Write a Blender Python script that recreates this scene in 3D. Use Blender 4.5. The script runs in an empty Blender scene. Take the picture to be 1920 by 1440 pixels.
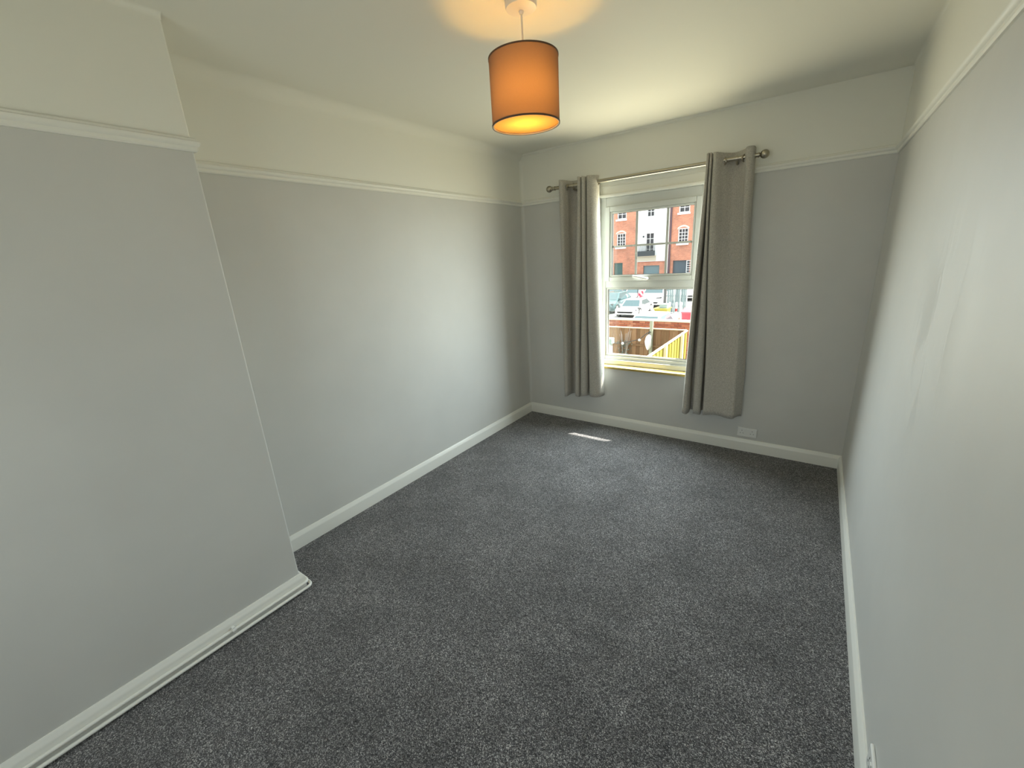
import bpy, bmesh, math, random
from mathutils import Vector, Matrix
random.seed(7)
S = bpy.context.scene
COL = S.collection
PI = math.pi

# ------------------------------------------------------------------ camera
cam_d = bpy.data.cameras.new('camera'); cam = bpy.data.objects.new('camera', cam_d); COL.objects.link(cam)
cam_d.sensor_fit = 'HORIZONTAL'; cam_d.sensor_width = 36.0
cam_d.lens = 781.247 / 1920 * 36.0
cam_d.clip_start = 0.02; cam_d.clip_end = 400
def cam_matrix(C, yaw, pitch, roll):
    f = Vector((math.sin(yaw)*math.cos(pitch), math.cos(yaw)*math.cos(pitch), math.sin(pitch)))
    r = Vector((math.cos(yaw), -math.sin(yaw), 0)); u = r.cross(f)
    r2 = math.cos(roll)*r + math.sin(roll)*u; u2 = -math.sin(roll)*r + math.cos(roll)*u
    m = Matrix((r2, u2, -f)).transposed().to_4x4(); m.translation = C
    return m
cam.matrix_world = cam_matrix(Vector((2.3528, -3.5382, 1.5952)), -0.6327, -0.2934, -0.0604)
S.camera = cam

# ------------------------------------------------------------------ light and exposure
S.view_settings.view_transform = 'Standard'; S.view_settings.look = 'None'
S.view_settings.gamma = 1.0; S.view_settings.use_curve_mapping = False
S.view_settings.exposure = 0.0
S.cycles.max_bounces = 12; S.cycles.diffuse_bounces = 8; S.cycles.glossy_bounces = 4
S.cycles.transparent_max_bounces = 16; S.cycles.transmission_bounces = 8
S.cycles.caustics_reflective = False; S.cycles.caustics_refractive = False
S.cycles.use_denoising = True
SKY = 2.6
world = bpy.data.worlds.new('hazy_sky'); S.world = world; world.use_nodes = True
bg = world.node_tree.nodes['Background']
bg.inputs[0].default_value = (0.90, 0.97, 1.0, 1); bg.inputs[1].default_value = SKY
sun_d = bpy.data.lights.new('sun', 'SUN'); sun = bpy.data.objects.new('sun', sun_d); COL.objects.link(sun)
sun_d.energy = 24.0; sun_d.angle = math.radians(0.6); sun_d.color = (1.0, 0.95, 0.86)
SUN_DIR = Vector((-0.95*0.287, -0.287, -0.59)).normalized()
sun.rotation_euler = SUN_DIR.to_track_quat('-Z', 'Y').to_euler(); sun.location = (4, 6, 12)
def portal(name, loc, rot, sx, sy):
    d = bpy.data.lights.new(name, 'AREA'); d.shape = 'RECTANGLE'; d.size = sx; d.size_y = sy
    d.cycles.is_portal = True
    o = bpy.data.objects.new(name, d); COL.objects.link(o); o.location = loc; o.rotation_euler = rot
portal('window_portal', (1.19, 0.30, 1.30), (-PI/2, 0, 0), 1.0, 1.5)
portal('rear_fill_portal', (1.55, -4.99, 1.35), (PI/2, 0, 0), 1.9, 1.5)
def fill_light(name, loc, rot, sx, sy, watts, col):      # added area light in an opening, lifts the room beyond sun and sky
    d = bpy.data.lights.new(name, 'AREA'); d.shape = 'RECTANGLE'; d.size = sx; d.size_y = sy; d.energy = watts; d.color = col
    o = bpy.data.objects.new(name, d); COL.objects.link(o); o.location = loc; o.rotation_euler = rot; return d
wl = fill_light('window_fill', (1.182, 0.045, 1.335), (-PI/2, 0, 0), 0.80, 1.42, 54, (1, 1, 1))
# fill light tinted by direction: cool like sky downwards, warm like sunlit ground upwards
wl.use_nodes = True; nt = wl.node_tree; em = nt.nodes['Emission']
ge = nt.nodes.new('ShaderNodeNewGeometry'); sp = nt.nodes.new('ShaderNodeSeparateXYZ'); nt.links.new(ge.outputs['Incoming'], sp.inputs[0])
mr = nt.nodes.new('ShaderNodeMapRange'); mr.interpolation_type = 'SMOOTHSTEP'
mr.inputs['From Min'].default_value = -0.35; mr.inputs['From Max'].default_value = 0.35
nt.links.new(sp.outputs['Z'], mr.inputs['Value'])
mx = nt.nodes.new('ShaderNodeMix'); mx.data_type = 'RGBA'; nt.links.new(mr.outputs[0], mx.inputs['Factor'])
mx.inputs[6].default_value = (1.02, 1.20, 1.25, 1); mx.inputs[7].default_value = (0.47, 0.44, 0.30, 1)
nt.links.new(mx.outputs[2], em.inputs['Color'])
fill_light('rear_fill', (1.55, -4.90, 1.40), (PI/2-math.radians(24), 0, 0), 1.5, 1.0, 11, (0.92, 1.0, 0.99))  # unseen fill light added behind the camera

# ------------------------------------------------------------------ materials
def mat(name, color, rough=0.6, spec=0.5, metal=0.0):
    m = bpy.data.materials.new(name); m.use_nodes = True
    b = m.node_tree.nodes['Principled BSDF']
    b.inputs['Base Color'].default_value = (*color, 1); b.inputs['Roughness'].default_value = rough
    b.inputs['Specular IOR Level'].default_value = spec; b.inputs['Metallic'].default_value = metal
    return m
def nodes(m): return m.node_tree.nodes, m.node_tree.links, m.node_tree.nodes['Principled BSDF']
def coord(m, scale=(1, 1, 1), kind='Object'):
    N, L, b = nodes(m)
    tc = N.new('ShaderNodeTexCoord'); mp = N.new('ShaderNodeMapping'); mp.inputs['Scale'].default_value = scale
    L.new(tc.outputs[kind], mp.inputs[0]); return mp.outputs[0]
def noise(m, vec, scale, detail=3, rough=0.55):
    N, L, b = nodes(m); n = N.new('ShaderNodeTexNoise')
    n.inputs['Scale'].default_value = scale; n.inputs['Detail'].default_value = detail; n.inputs['Roughness'].default_value = rough
    L.new(vec, n.inputs['Vector']); return n.outputs['Fac']
def ramp(m, fac, stops):
    N, L, b = nodes(m); r = N.new('ShaderNodeValToRGB')
    e = r.color_ramp.elements
    while len(e) < len(stops): e.new(0.5)
    for i, (p, c) in enumerate(stops):
        e[i].position = p; e[i].color = (*c, 1) if len(c) == 3 else c
    L.new(fac, r.inputs[0]); return r.outputs[0]
def bump(m, fac, strength, dist=0.002, chain=None):
    N, L, b = nodes(m); bp = N.new('ShaderNodeBump')
    bp.inputs['Strength'].default_value = strength; bp.inputs['Distance'].default_value = dist
    L.new(fac, bp.inputs['Height'])
    if chain is not None: L.new(chain, bp.inputs['Normal'])
    L.new(bp.outputs[0], b.inputs['Normal']); return bp.outputs[0]
def rnd_tint(m, stops):
    N, L, b = nodes(m); o = N.new('ShaderNodeObjectInfo')
    L.new(ramp(m, o.outputs['Random'], stops), b.inputs['Base Color'])

RAIL_Z = 2.05
GREY = (0.56, 0.555, 0.53); CREAM = (0.74, 0.73, 0.665)
def wall_mat(name, blotch=0.0, rough=0.5):
    m = mat(name, GREY, rough, 0.45); N, L, b = nodes(m)
    geo = N.new('ShaderNodeNewGeometry'); sep = N.new('ShaderNodeSeparateXYZ'); L.new(geo.outputs['Position'], sep.inputs[0])
    gt = N.new('ShaderNodeMath'); gt.operation = 'GREATER_THAN'; gt.inputs[1].default_value = RAIL_Z + 0.02
    L.new(sep.outputs['Z'], gt.inputs[0])
    v = coord(m)
    n1 = noise(m, v, 1.6, 4); 
    g = ramp(m, n1, [(0.3, tuple(c*0.96 for c in GREY)), (0.7, tuple(c*1.04 for c in GREY))])
    mx = N.new('ShaderNodeMix'); mx.data_type = 'RGBA'; L.new(gt.outputs[0], mx.inputs['Factor'])
    L.new(g, mx.inputs[6]); mx.inputs[7].default_value = (*CREAM, 1)
    L.new(mx.outputs[2], b.inputs['Base Color'])
    c = bump(m, noise(m, v, 420, 2), 0.10, 0.0006)
    c = bump(m, noise(m, v, 3.2, 3), 0.25, 0.006, c)
    if blotch:
        # filled and rubbed-down plaster patch, slightly proud and smoother than the paint round it
        pv = coord(m, (1, 7.0, 1.9)); n2 = noise(m, pv, 1.0, 4, 0.6)
        mp = N.new('ShaderNodeMapping'); mp.inputs['Location'].default_value = (0, 1.84/0.40, -1.33/0.42); mp.inputs['Scale'].default_value = (0, 1/0.40, 1/0.42)
        L.new(geo.outputs['Position'], mp.inputs[0]); ln = N.new('ShaderNodeVectorMath'); ln.operation = 'LENGTH'; L.new(mp.outputs[0], ln.inputs[0])
        fall = N.new('ShaderNodeMapRange'); fall.inputs['From Min'].default_value = 0.35; fall.inputs['From Max'].default_value = 1.0; fall.inputs['To Min'].default_value = 1; fall.inputs['To Max'].default_value = 0
        L.new(ln.outputs['Value'], fall.inputs['Value'])
        edge = ramp(m, n2, [(0.47, (0,)*3), (0.54, (1,)*3)]); mu = N.new('ShaderNodeMath'); mu.operation = 'MULTIPLY'
        L.new(edge, mu.inputs[0]); L.new(fall.outputs[0], mu.inputs[1])
        L.new(ramp(m, mu.outputs[0], [(0.0, (0.52,)*3), (1.0, (0.36,)*3)]), b.inputs['Roughness'])
        bump(m, mu.outputs[0], 0.55, blotch, c)
    return m
M = {}
M['wall'] = wall_mat('matt_wall_paint')
M['wall_right'] = wall_mat('silk_wall_paint', 0.0015)
m = M['ceiling'] = mat('ceiling_paint', CREAM, 0.7, 0.3); c = bump(m, noise(m, coord(m), 350, 2), 0.08, 0.0006); bump(m, noise(m, coord(m), 2.2, 3), 0.3, 0.008, c)
m = M['gloss_white'] = mat('white_gloss_paint', (0.74, 0.735, 0.69), 0.32, 0.5); bump(m, noise(m, coord(m, (1, 1, 1)), 60, 2), 0.05, 0.001)
M['rail'] = mat('cream_rail_paint', (0.76, 0.75, 0.69), 0.45, 0.5)
M['upvc'] = mat('white_plastic_frame', (0.57, 0.58, 0.55), 0.3, 0.5)
M['gasket'] = mat('dark_gasket', (0.03, 0.03, 0.035), 0.6)
m = M['wood'] = mat('varnished_wood', (0.62, 0.42, 0.12), 0.4)
N, L, b = nodes(m); L.new(ramp(m, noise(m, coord(m, (2, 30, 30)), 4, 4), [(0.3, (0.36, 0.25, 0.06)), (0.7, (0.50, 0.38, 0.11))]), b.inputs['Base Color'])
M['brushed'] = mat('brushed_nickel', (0.42, 0.38, 0.30), 0.28, 0.5, 1.0)
m = M['curtain'] = mat('linen_curtain', (0.27, 0.25, 0.215), 0.85, 0.2); N, L, b = nodes(m)
w = noise(m, coord(m, (1, 1, 0.25)), 420, 2); w2 = noise(m, coord(m, (0.3, 0.3, 1)), 420, 2)
ad = N.new('ShaderNodeMath'); ad.operation = 'ADD'; L.new(w, ad.inputs[0]); L.new(w2, ad.inputs[1])
ml = N.new('ShaderNodeMath'); ml.operation = 'MULTIPLY'; ml.inputs[1].default_value = 0.5; L.new(ad.outputs[0], ml.inputs[0])
L.new(ramp(m, ml.outputs[0], [(0.36, (0.31, 0.29, 0.255)), (0.64, (0.54, 0.51, 0.455))]), b.inputs['Base Color']); bump(m, ml.outputs[0], 0.3, 0.001)
b.inputs['Sheen Weight'].default_value = 0.15
M['lining'] = mat('white_lining', (0.72, 0.72, 0.68), 0.9, 0.1)
M['plastic'] = mat('white_plastic', (0.72, 0.72, 0.70), 0.35)
M['black'] = mat('black', (0.012, 0.012, 0.012), 0.6)

def glass(name, tint, amount=1.0):
    m = bpy.data.materials.new(name); m.use_nodes = True; nt = m.node_tree; nt.nodes.clear()
    o = nt.nodes.new('ShaderNodeOutputMaterial'); t = nt.nodes.new('ShaderNodeBsdfTransparent'); t.inputs[0].default_value = (*tint, 1)
    g = nt.nodes.new('ShaderNodeBsdfGlossy'); g.inputs['Roughness'].default_value = 0.0; g.inputs[0].default_value = (1, 1, 1, 1)
    fr = nt.nodes.new('ShaderNodeFresnel'); fr.inputs[0].default_value = 1.45
    mx = nt.nodes.new('ShaderNodeMixShader')
    ge = nt.nodes.new('ShaderNodeNewGeometry'); sb_ = nt.nodes.new('ShaderNodeMath'); sb_.operation = 'MULTIPLY_ADD'   # reflect once, on the outer faces only
    iv = nt.nodes.new('ShaderNodeMath'); iv.operation = 'SUBTRACT'; iv.inputs[0].default_value = 1.0; nt.links.new(ge.outputs['Backfacing'], iv.inputs[1])
    sb_.inputs[2].default_value = 0.0; nt.links.new(fr.outputs[0], sb_.inputs[0]); nt.links.new(iv.outputs[0], sb_.inputs[1])
    nt.links.new(sb_.outputs[0], mx.inputs[0]); nt.links.new(t.outputs[0], mx.inputs[1]); nt.links.new(g.outputs[0], mx.inputs[2]); nt.links.new(mx.outputs[0], o.inputs[0])
    return m
M['glass'] = glass('window_glass', (0.97, 0.98, 0.975))

# carpet: dark grey twist pile with pale flecks, soft large-scale tread shading
m = M['carpet'] = mat('twist_pile_carpet', (0.08, 0.08, 0.085), 0.95, 0.15); N, L, b = nodes(m)
v = coord(m)
wv = N.new('ShaderNodeTexNoise'); wv.inputs['Scale'].default_value = 90; L.new(v, wv.inputs['Vector'])
av = N.new('ShaderNodeVectorMath'); av.operation = 'MULTIPLY_ADD'; av.inputs[1].default_value = (0.012,)*3
L.new(wv.outputs['Color'], av.inputs[0]); L.new(v, av.inputs[2])
vor = N.new('ShaderNodeTexVoronoi'); vor.inputs['Scale'].default_value = 390; L.new(av.outputs[0], vor.inputs['Vector'])
sx = N.new('ShaderNodeSeparateColor'); L.new(vor.outputs['Color'], sx.inputs[0])
fleck = ramp(m, sx.outputs[0], [(0.0, (0.018, 0.017, 0.019)), (0.40, (0.052, 0.050, 0.054)), (0.66, (0.125, 0.120, 0.125)), (0.84, (0.30, 0.29, 0.295)), (1.0, (0.62, 0.60, 0.59))])
tread = ramp(m, noise(m, v, 3.2, 6, 0.68), [(0.3, (0.66,)*3), (0.7, (1.26,)*3)])
mm = N.new('ShaderNodeMix'); mm.data_type = 'RGBA'; mm.blend_type = 'MULTIPLY'; mm.inputs['Factor'].default_value = 1
L.new(fleck, mm.inputs[6]); L.new(tread, mm.inputs[7]); L.new(mm.outputs[2], b.inputs['Base Color'])
c = bump(m, vor.outputs['Distance'], 0.9, 0.004); bump(m, noise(m, v, 60, 3), 0.5, 0.006, c)
b.inputs['Sheen Weight'].default_value = 0.25; b.inputs['Sheen Roughness'].default_value = 0.5

# ------------------------------------------------------------------ mesh helpers
class MB:
    def __init__(s): s.v = []; s.f = []; s.mi = []
    def add(s, vs, fs, mi=0):
        o = len(s.v); s.v += [tuple(x) for x in vs]; s.f += [tuple(i+o for i in f) for f in fs]; s.mi += [mi]*len(fs)
    def box(s, a, b, mi=0):
        (x0, y0, z0), (x1, y1, z1) = a, b
        vs = [(x0,y0,z0),(x1,y0,z0),(x1,y1,z0),(x0,y1,z0),(x0,y0,z1),(x1,y0,z1),(x1,y1,z1),(x0,y1,z1)]
        s.add(vs, [(0,3,2,1),(4,5,6,7),(0,1,5,4),(1,2,6,5),(2,3,7,6),(3,0,4,7)], mi)
    def rings(s, rings, closed=True, cap=True, mi=0):
        n = len(rings[0]); vs = [p for r in rings for p in r]; fs = []
        for i in range(len(rings)-1):
            for j in range(n if closed else n-1):
                k = (j+1) % n; fs.append((i*n+j, i*n+k, (i+1)*n+k, (i+1)*n+j))
        if cap and closed:
            fs.append(tuple(reversed(range(n)))); fs.append(tuple((len(rings)-1)*n+j for j in range(n)))
        s.add(vs, fs, mi)
    def tube(s, pts, r, n=10, mi=0):
        pts = [Vector(p) for p in pts]; rr = r if isinstance(r, (list, tuple)) else [r]*len(pts)
        rings = []; up = None
        for i, p in enumerate(pts):
            d = (pts[min(i+1, len(pts)-1)] - pts[max(i-1, 0)]).normalized()
            if up is None: up = Vector((0, 0, 1)) if abs(d.z) < 0.9 else Vector((1, 0, 0))
            a = d.cross(up).normalized(); up2 = a.cross(d)
            rings.append([p + (a*math.cos(t) + up2*math.sin(t))*rr[i] for t in [2*PI*k/n for k in range(n)]])
        s.rings(rings, mi=mi)
    def lathe(s, prof, c, axis='z', n=32, mi=0):     # prof: (radius, along)
        rings = []
        for r, h in prof:
            ring = []
            for k in range(n):
                t = 2*PI*k/n; x, y = r*math.cos(t), r*math.sin(t)
                ring.append((c[0]+x, c[1]+y, c[2]+h) if axis == 'z' else (c[0]+h, c[1]+x, c[2]+y) if axis == 'x' else (c[0]+x, c[1]+h, c[2]+y))
            rings.append(ring)
        s.rings(rings, mi=mi)
    def sweep(s, prof, path, pre=None, post=None, side=1, mi=0):   # moulding: prof = (out, z); path = 2D wall line
        P = [Vector(p) for p in path]; Q = ([Vector(pre)] if pre else []) + P + ([Vector(post)] if post else [])
        off = 1 if pre else 0; rings = []
        for i in range(len(P)):
            k = i + off; ns = []
            if k > 0: d = (Q[k]-Q[k-1]).normalized(); ns.append(Vector((-d.y, d.x))*side)
            if k < len(Q)-1: d = (Q[k+1]-Q[k]).normalized(); ns.append(Vector((-d.y, d.x))*side)
            nrm = ns[0] if len(ns) == 1 else (ns[0]+ns[1])/(1+ns[0].dot(ns[1]))
            rings.append([(P[i].x+nrm.x*o, P[i].y+nrm.y*o, z) for o, z in prof])
        s.rings(rings, mi=mi)
    def build(s, name, mats, parent=None, smooth=False, bevel=0, seg=2, **props):
        me = bpy.data.meshes.new(name); me.from_pydata(s.v, [], s.f)
        mats = mats if isinstance(mats, (list, tuple)) else [mats]
        for x in mats: me.materials.append(M[x] if isinstance(x, str) else x)
        for p, i in zip(me.polygons, s.mi): p.material_index = i
        bm = bmesh.new(); bm.from_mesh(me); bmesh.ops.recalc_face_normals(bm, faces=bm.faces); bm.to_mesh(me); bm.free()
        if smooth:
            for p in me.polygons: p.use_smooth = True
            me.set_sharp_from_angle(angle=math.radians(35))
        o = bpy.data.objects.new(name, me); COL.objects.link(o)
        if parent: o.parent = parent
        if bevel:
            bv = o.modifiers.new('bevel', 'BEVEL'); bv.width = bevel; bv.segments = seg; bv.limit_method = 'ANGLE'
        for k, x in props.items(): o[k] = x
        return o
def thing(name, label, cat, loc=(0, 0, 0), rz=0, group=None):
    o = bpy.data.objects.new(name, None); COL.objects.link(o); o.location = loc; o.rotation_euler = (0, 0, rz)
    o.empty_display_size = 0.1
    o['label'] = label; o['category'] = cat
    if group: o['group'] = group
    return o
def struct(o, label=None):
    o['kind'] = 'structure'
    if label: o['label'] = label
    return o
def copy_tree(o, parent=None):
    c = o.copy(); COL.objects.link(c); c.parent = parent
    for ch in list(o.children): copy_tree(ch, c)
    return c
def box1(a, b):
    x = MB(); x.box(a, b); return x
def sphere(c, r, n=16, sz=1.0):
    x = MB(); x.lathe([(max(0.0005, r*math.sin(PI*i/(n//2))), -r*sz*math.cos(PI*i/(n//2))) for i in range(n//2+1)], c, 'z', n); return x

# ------------------------------------------------------------------ room shell
W = 2.6532; CX = 0.3558; CY = -2.772; CY2 = -4.15; REAR = -4.75; CEIL = 2.487; TH = 0.25
OX0, OX1, OZ0, OZ1 = 0.76, 1.626, 0.57, 2.168        # window opening
fl = box1((-0.3, REAR-TH, -0.12), (W+0.3, TH, 0.0)).build('floor', 'carpet'); struct(fl, 'dark grey flecked twist pile fitted carpet')
def holed(x0, x1, z0, z1, y0, y1, holes, mb=None):
    mb = mb or MB()
    xs = sorted({x0, x1, *[h[0] for h in holes], *[h[1] for h in holes]}); zs = sorted({z0, z1, *[h[2] for h in holes], *[h[3] for h in holes]})
    for i in range(len(xs)-1):
        for k in range(len(zs)-1):
            mx, mz = (xs[i]+xs[i+1])/2, (zs[k]+zs[k+1])/2
            if not any(h[0] < mx < h[1] and h[2] < mz < h[3] for h in holes): mb.box((xs[i], y0, zs[k]), (xs[i+1], y1, zs[k+1]))
    return mb
def join_faces(o):
    bm = bmesh.new(); bm.from_mesh(o.data); bmesh.ops.remove_doubles(bm, verts=bm.verts, dist=1e-5)
    seen = {}
    for f in bm.faces: seen.setdefault(tuple(sorted(v.index for v in f.verts)), []).append(f)
    bmesh.ops.delete(bm, geom=[f for fs in seen.values() if len(fs) > 1 for f in fs], context='FACES')
    bmesh.ops.recalc_face_normals(bm, faces=bm.faces); bm.to_mesh(o.data); bm.free()
wb = holed(-0.25, W+0.25, -0.12, 2.75, 0, 0.14, [(OX0, OX1, OZ0, OZ1)]).build('wall_back', 'wall'); join_faces(wb); struct(wb, 'grey window wall with cream band above the picture rail')
struct(box1((-0.25, CY2-0.01, -0.12), (0, 0, 2.75)).build('wall_left', 'wall'), 'grey alcove wall left of the window')
struct(box1((-0.25, REAR, -0.12), (0, CY2-0.01, 2.75)).build('wall_left_rear', 'wall'))
struct(box1((W, REAR, -0.12), (W+0.25, 0, 2.75)).build('wall_right', 'wall_right'), 'grey right-hand wall with patchy sheen')
wc = box1((-0.02, CY2, -0.1), (CX, CY, 2.6)).build('wall_chimney', 'wall', bevel=0.007, seg=4); struct(wc, 'grey chimney breast wall')
R0, R1, RZ0, RZ1 = 0.75, 2.35, 0.85, 1.95             # unseen opening added in the rear wall to let in fill light
wr = holed(-0.25, W+0.25, -0.12, 2.75, REAR-0.15, REAR, [(R0, R1, RZ0, RZ1)]).build('wall_rear', 'wall'); join_faces(wr); struct(wr)
# ceiling with soft plastered coves into the side walls
def cove(xl, rl, xr, rr, y0, y1, mb):
    prof = [(xl-0.06, CEIL-rl), (xl, CEIL-rl)]
    for i in range(1, 9): t = PI/2*i/8; prof.append((xl+rl*(1-math.cos(t)), CEIL-rl*(1-math.sin(t))))
    for i in range(8, -1, -1): t = PI/2*i/8; prof.append((xr-rr*(1-math.cos(t)), CEIL-rr*(1-math.sin(t))))
    prof += [(xr+0.06, CEIL-rr), (xr+0.06, CEIL+0.2), (xl-0.06, CEIL+0.2)]
    mb.rings([[(x, y, z) for x, z in prof] for y in (y0, y1)])
mb = MB(); cove(0, 0.07, W, 0.015, CY, 0.0, mb); cove(CX, 0.02, W, 0.015, CY2, CY, mb); cove(0, 0.07, W, 0.015, REAR, CY2, mb)
struct(mb.build('ceiling', 'ceiling', smooth=True), 'cream painted ceiling with soft rounded edges')
# thin plaster lip where ceiling meets the window wall
mb = MB(); n = 24
mb.rings([[(2.06*i/n, -0.0, CEIL-0.016-0.004*math.sin(i*.9)), (2.06*i/n, -0.016*(1-max(0, i-18)/6.2), CEIL-0.008), (2.06*i/n, -0.02*(1-max(0, i-18)/6.2), CEIL+0.01), (2.06*i/n, 0.0, CEIL+0.01)] for i in range(n+1)])
struct(mb.build('trim_4', 'ceiling', smooth=True))

# soft plaster fillet in the corner beside the window wall
mb = MB(); n = 8; r = 0.03
mb.rings([[(0.0, 0.0, z)]+[(r-r*math.sin(PI/2*i/n), -(r-r*math.cos(PI/2*i/n)), z) for i in range(n+1)] for z in (0.0, CEIL-0.05)]); struct(mb.build('trim_5', 'wall', smooth=True))
# skirting boards
S_H = 0.0997
SK = [(0, 0), (0.0165, 0), (0.0165, 0.072), (0.0150, 0.080), (0.011, 0.086), (0.0085, 0.094), (0.005, S_H), (0, S_H)]
def skirt(name, path, pre=None, post=None, label=None):
    x = MB(); x.sweep(SK, path, pre, post, side=-1); struct(x.build(name, 'gloss_white', smooth=True), label)
skirt('baseboard_left', [(0, CY), (0, 0)], post=(1, 0), label='white skirting along the alcove wall')
skirt('baseboard_back', [(0, 0), (W, 0)], pre=(0, -1), post=(W, -1), label='white skirting under the window')
skirt('baseboard_right', [(W, 0), (W, REAR)], pre=(0, 0), label='white skirting along the right wall')
skirt('baseboard_chimney', [(CX, CY2), (CX, CY), (0, CY)], label='white skirting round the chimney breast')
# picture rails
PR = [(0, 0), (0.007, 0), (0.011, 0.005), (0.011, 0.016), (0.016, 0.019), (0.021, 0.027), (0.021, 0.034), (0.015, 0.038), (0.013, 0.044), (0.006, 0.049), (0, 0.049)]
def prail(name, path, pre=None, post=None, label=None):
    x = MB(); x.sweep([(o, z+RAIL_Z) for o, z in PR], path, pre, post, side=-1); struct(x.build(name, 'rail', smooth=True), label)
prail('trim_1', [(0, CY), (0, 0), (OX0-0.02, 0)], label='cream picture rail along the alcove wall')
prail('trim_2', [(OX1+0.02, 0), (W, 0), (W, REAR)], label='cream picture rail along the right wall')
prail('trim_3', [(CX, CY2), (CX, CY), (0, CY)], label='cream picture rail round the chimney breast')

# ------------------------------------------------------------------ window
FY = 0.08
win = bpy.data.objects.new('window_1', None); COL.objects.link(win); struct(win, 'white plastic window with top opening sash')
def frame_ring(x0, x1, z0, z1, w, y0, y1, wb=None, wt=None):
    x = MB(); wb = wb or w; wt = wt or w
    x.box((x0, y0, z0), (x0+w, y1, z1)); x.box((x1-w, y0, z0), (x1, y1, z1))
    x.box((x0+w, y0, z1-wt), (x1-w, y1, z1)); x.box((x0+w, y0, z0), (x1-w, y1, z0+wb)); return x
FX0, FX1, FZ0, FZ1 = OX0, OX1, 0.588, 2.034
o = frame_ring(FX0, FX1, FZ0, FZ1, 0.050, FY, FY+0.07, 0.075, 0.076).build('frame', 'upvc', win, bevel=0.004)
box1((FX0+0.05, FY+0.002, 1.288), (FX1-0.05, FY+0.068, 1.354)).build('transom', 'upvc', win, bevel=0.004)
# lower fixed light: glazing bead, gasket, pane
LX0, LX1, LZ0, LZ1 = FX0+0.050, FX1-0.050, 0.663, 1.288
frame_ring(LX0, LX1, LZ0, LZ1, 0.016, FY+0.012, FY+0.05, 0.02).build('glazing_bead', 'upvc', win, bevel=0.004)
box1((LX0+0.005, FY+0.030, LZ0+0.005), (LX1-0.005, FY+0.034, LZ1-0.005)).build('pane', 'glass', win)
frame_ring(LX0+0.012, LX1-0.012, LZ0+0.016, LZ1-0.012, 0.007, FY+0.0275, FY+0.0295).build('gasket', 'gasket', win)
# upper sash
UX0, UX1, UZ0, UZ1 = 0.806, 1.580, 1.346, 1.962
sash = frame_ring(UX0, UX1, UZ0, UZ1, 0.042, FY-0.014, FY+0.05, 0.036, 0.042).build('sash', 'upvc', win, bevel=0.005)
frame_ring(UX0+0.042, UX1-0.042, UZ0+0.036, UZ1-0.042, 0.016, FY-0.004, FY+0.04).build('glazing_bead', 'upvc', sash, bevel=0.004)
frame_ring(UX0+0.053, UX1-0.053, UZ0+0.047, UZ1-0.053, 0.007, FY+0.0135, FY+0.0155).build('gasket', 'gasket', sash)
box1((UX0+0.047, FY+0.016, UZ0+0.041), (UX1-0.047, FY+0.020, UZ1-0.047)).build('pane', 'glass', sash)
PX0, PX1, PZ0, PZ1 = UX0+0.058, UX1-0.058, UZ0+0.052, UZ1-0.058
x = MB()
for cx in (1.072, 1.322): x.box((cx-0.009, FY+0.022, PZ0), (cx+0.009, FY+0.030, PZ1))
x.box((PX0, FY+0.0221, 1.636-0.008), (PX1, FY+0.0299, 1.636+0.008))
x.build('glazing_bars', mat('grey_white_bars', (0.62, 0.60, 0.56), 0.4), sash)
# espagnolette handle on the bottom rail of the sash
h = MB(); hx, hz = 1.178, UZ0+0.020
h.box((hx-0.032, FY-0.022, hz-0.013), (hx+0.032, FY-0.014, hz+0.013))
hb = h.build('handle', 'upvc', sash, bevel=0.004)
h = MB(); h.tube([(hx+0.012, FY-0.02, hz), (hx+0.012, FY-0.045, hz)], 0.011, 12); h.tube([(hx+0.014, FY-0.046, hz-0.002), (hx-0.02, FY-0.052, hz+0.004), (hx-0.06, FY-0.056, hz+0.016), (hx-0.105, FY-0.054, hz+0.022)], [0.011, 0.011, 0.009, 0.007], 10)
h.build('lever', 'plastic', hb, smooth=True)
# head board with beads above the frame
x = MB(); x.box((OX0, FY-0.012, 2.034), (OX1, FY+0.06, OZ1))
x.build('head_board', 'rail', win, bevel=0.002)
x = MB(); x.box((OX0, FY-0.036, 2.036), (OX1, FY-0.012, 2.060)); x.build('lower_bead', 'rail', win, bevel=0.008, seg=3)
x = MB(); x.box((OX0, FY-0.018, 2.117), (OX1, FY-0.012, 2.123)); x.build('upper_bead', 'rail', win, bevel=0.002)
x = MB(); x.box((OX0, 0.0, 2.154), (OX1, FY-0.012, OZ1)); x.build('soffit_board', 'rail', win, bevel=0.003)
# frame foot stepped mouldings and wooden sill
x = MB(); x.box((OX0, FY-0.022, 0.590), (OX1, FY, 0.634)); x.build('sill_trim', 'upvc', win, bevel=0.004)
sl = box1((OX0-0.03, -0.032, 0.568), (OX1+0.03, FY+0.05, 0.590)).build('window_sill', 'wood', win, bevel=0.004, seg=2); 
sl['label'] = 'varnished wooden window board'
# outer brick leaf of the house wall
M['brick_outer'] = mat('house_brick', (0.30, 0.13, 0.08), 0.85)
x = holed(-3.0, 6.0, -2.8, 2.6, 0.14, 0.25, [(OX0-0.01, OX1-0.041, OZ0+0.03, OZ1-0.10)]).build('wall_outer_leaf', 'brick_outer'); join_faces(x); struct(x)
EY = 0.75; EZ = 2.056*(EY+0.36)
x = MB(); x.box((-3, 0.25, EZ+0.03), (6, EY-0.07, EZ+0.07)); x.box((-3, EY-0.10, EZ), (6, EY, EZ+0.10)); struct(x.build('sun_cut_eave', 'upvc'))  # unseen eave, placed to cut the sun down to a floor strip
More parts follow.
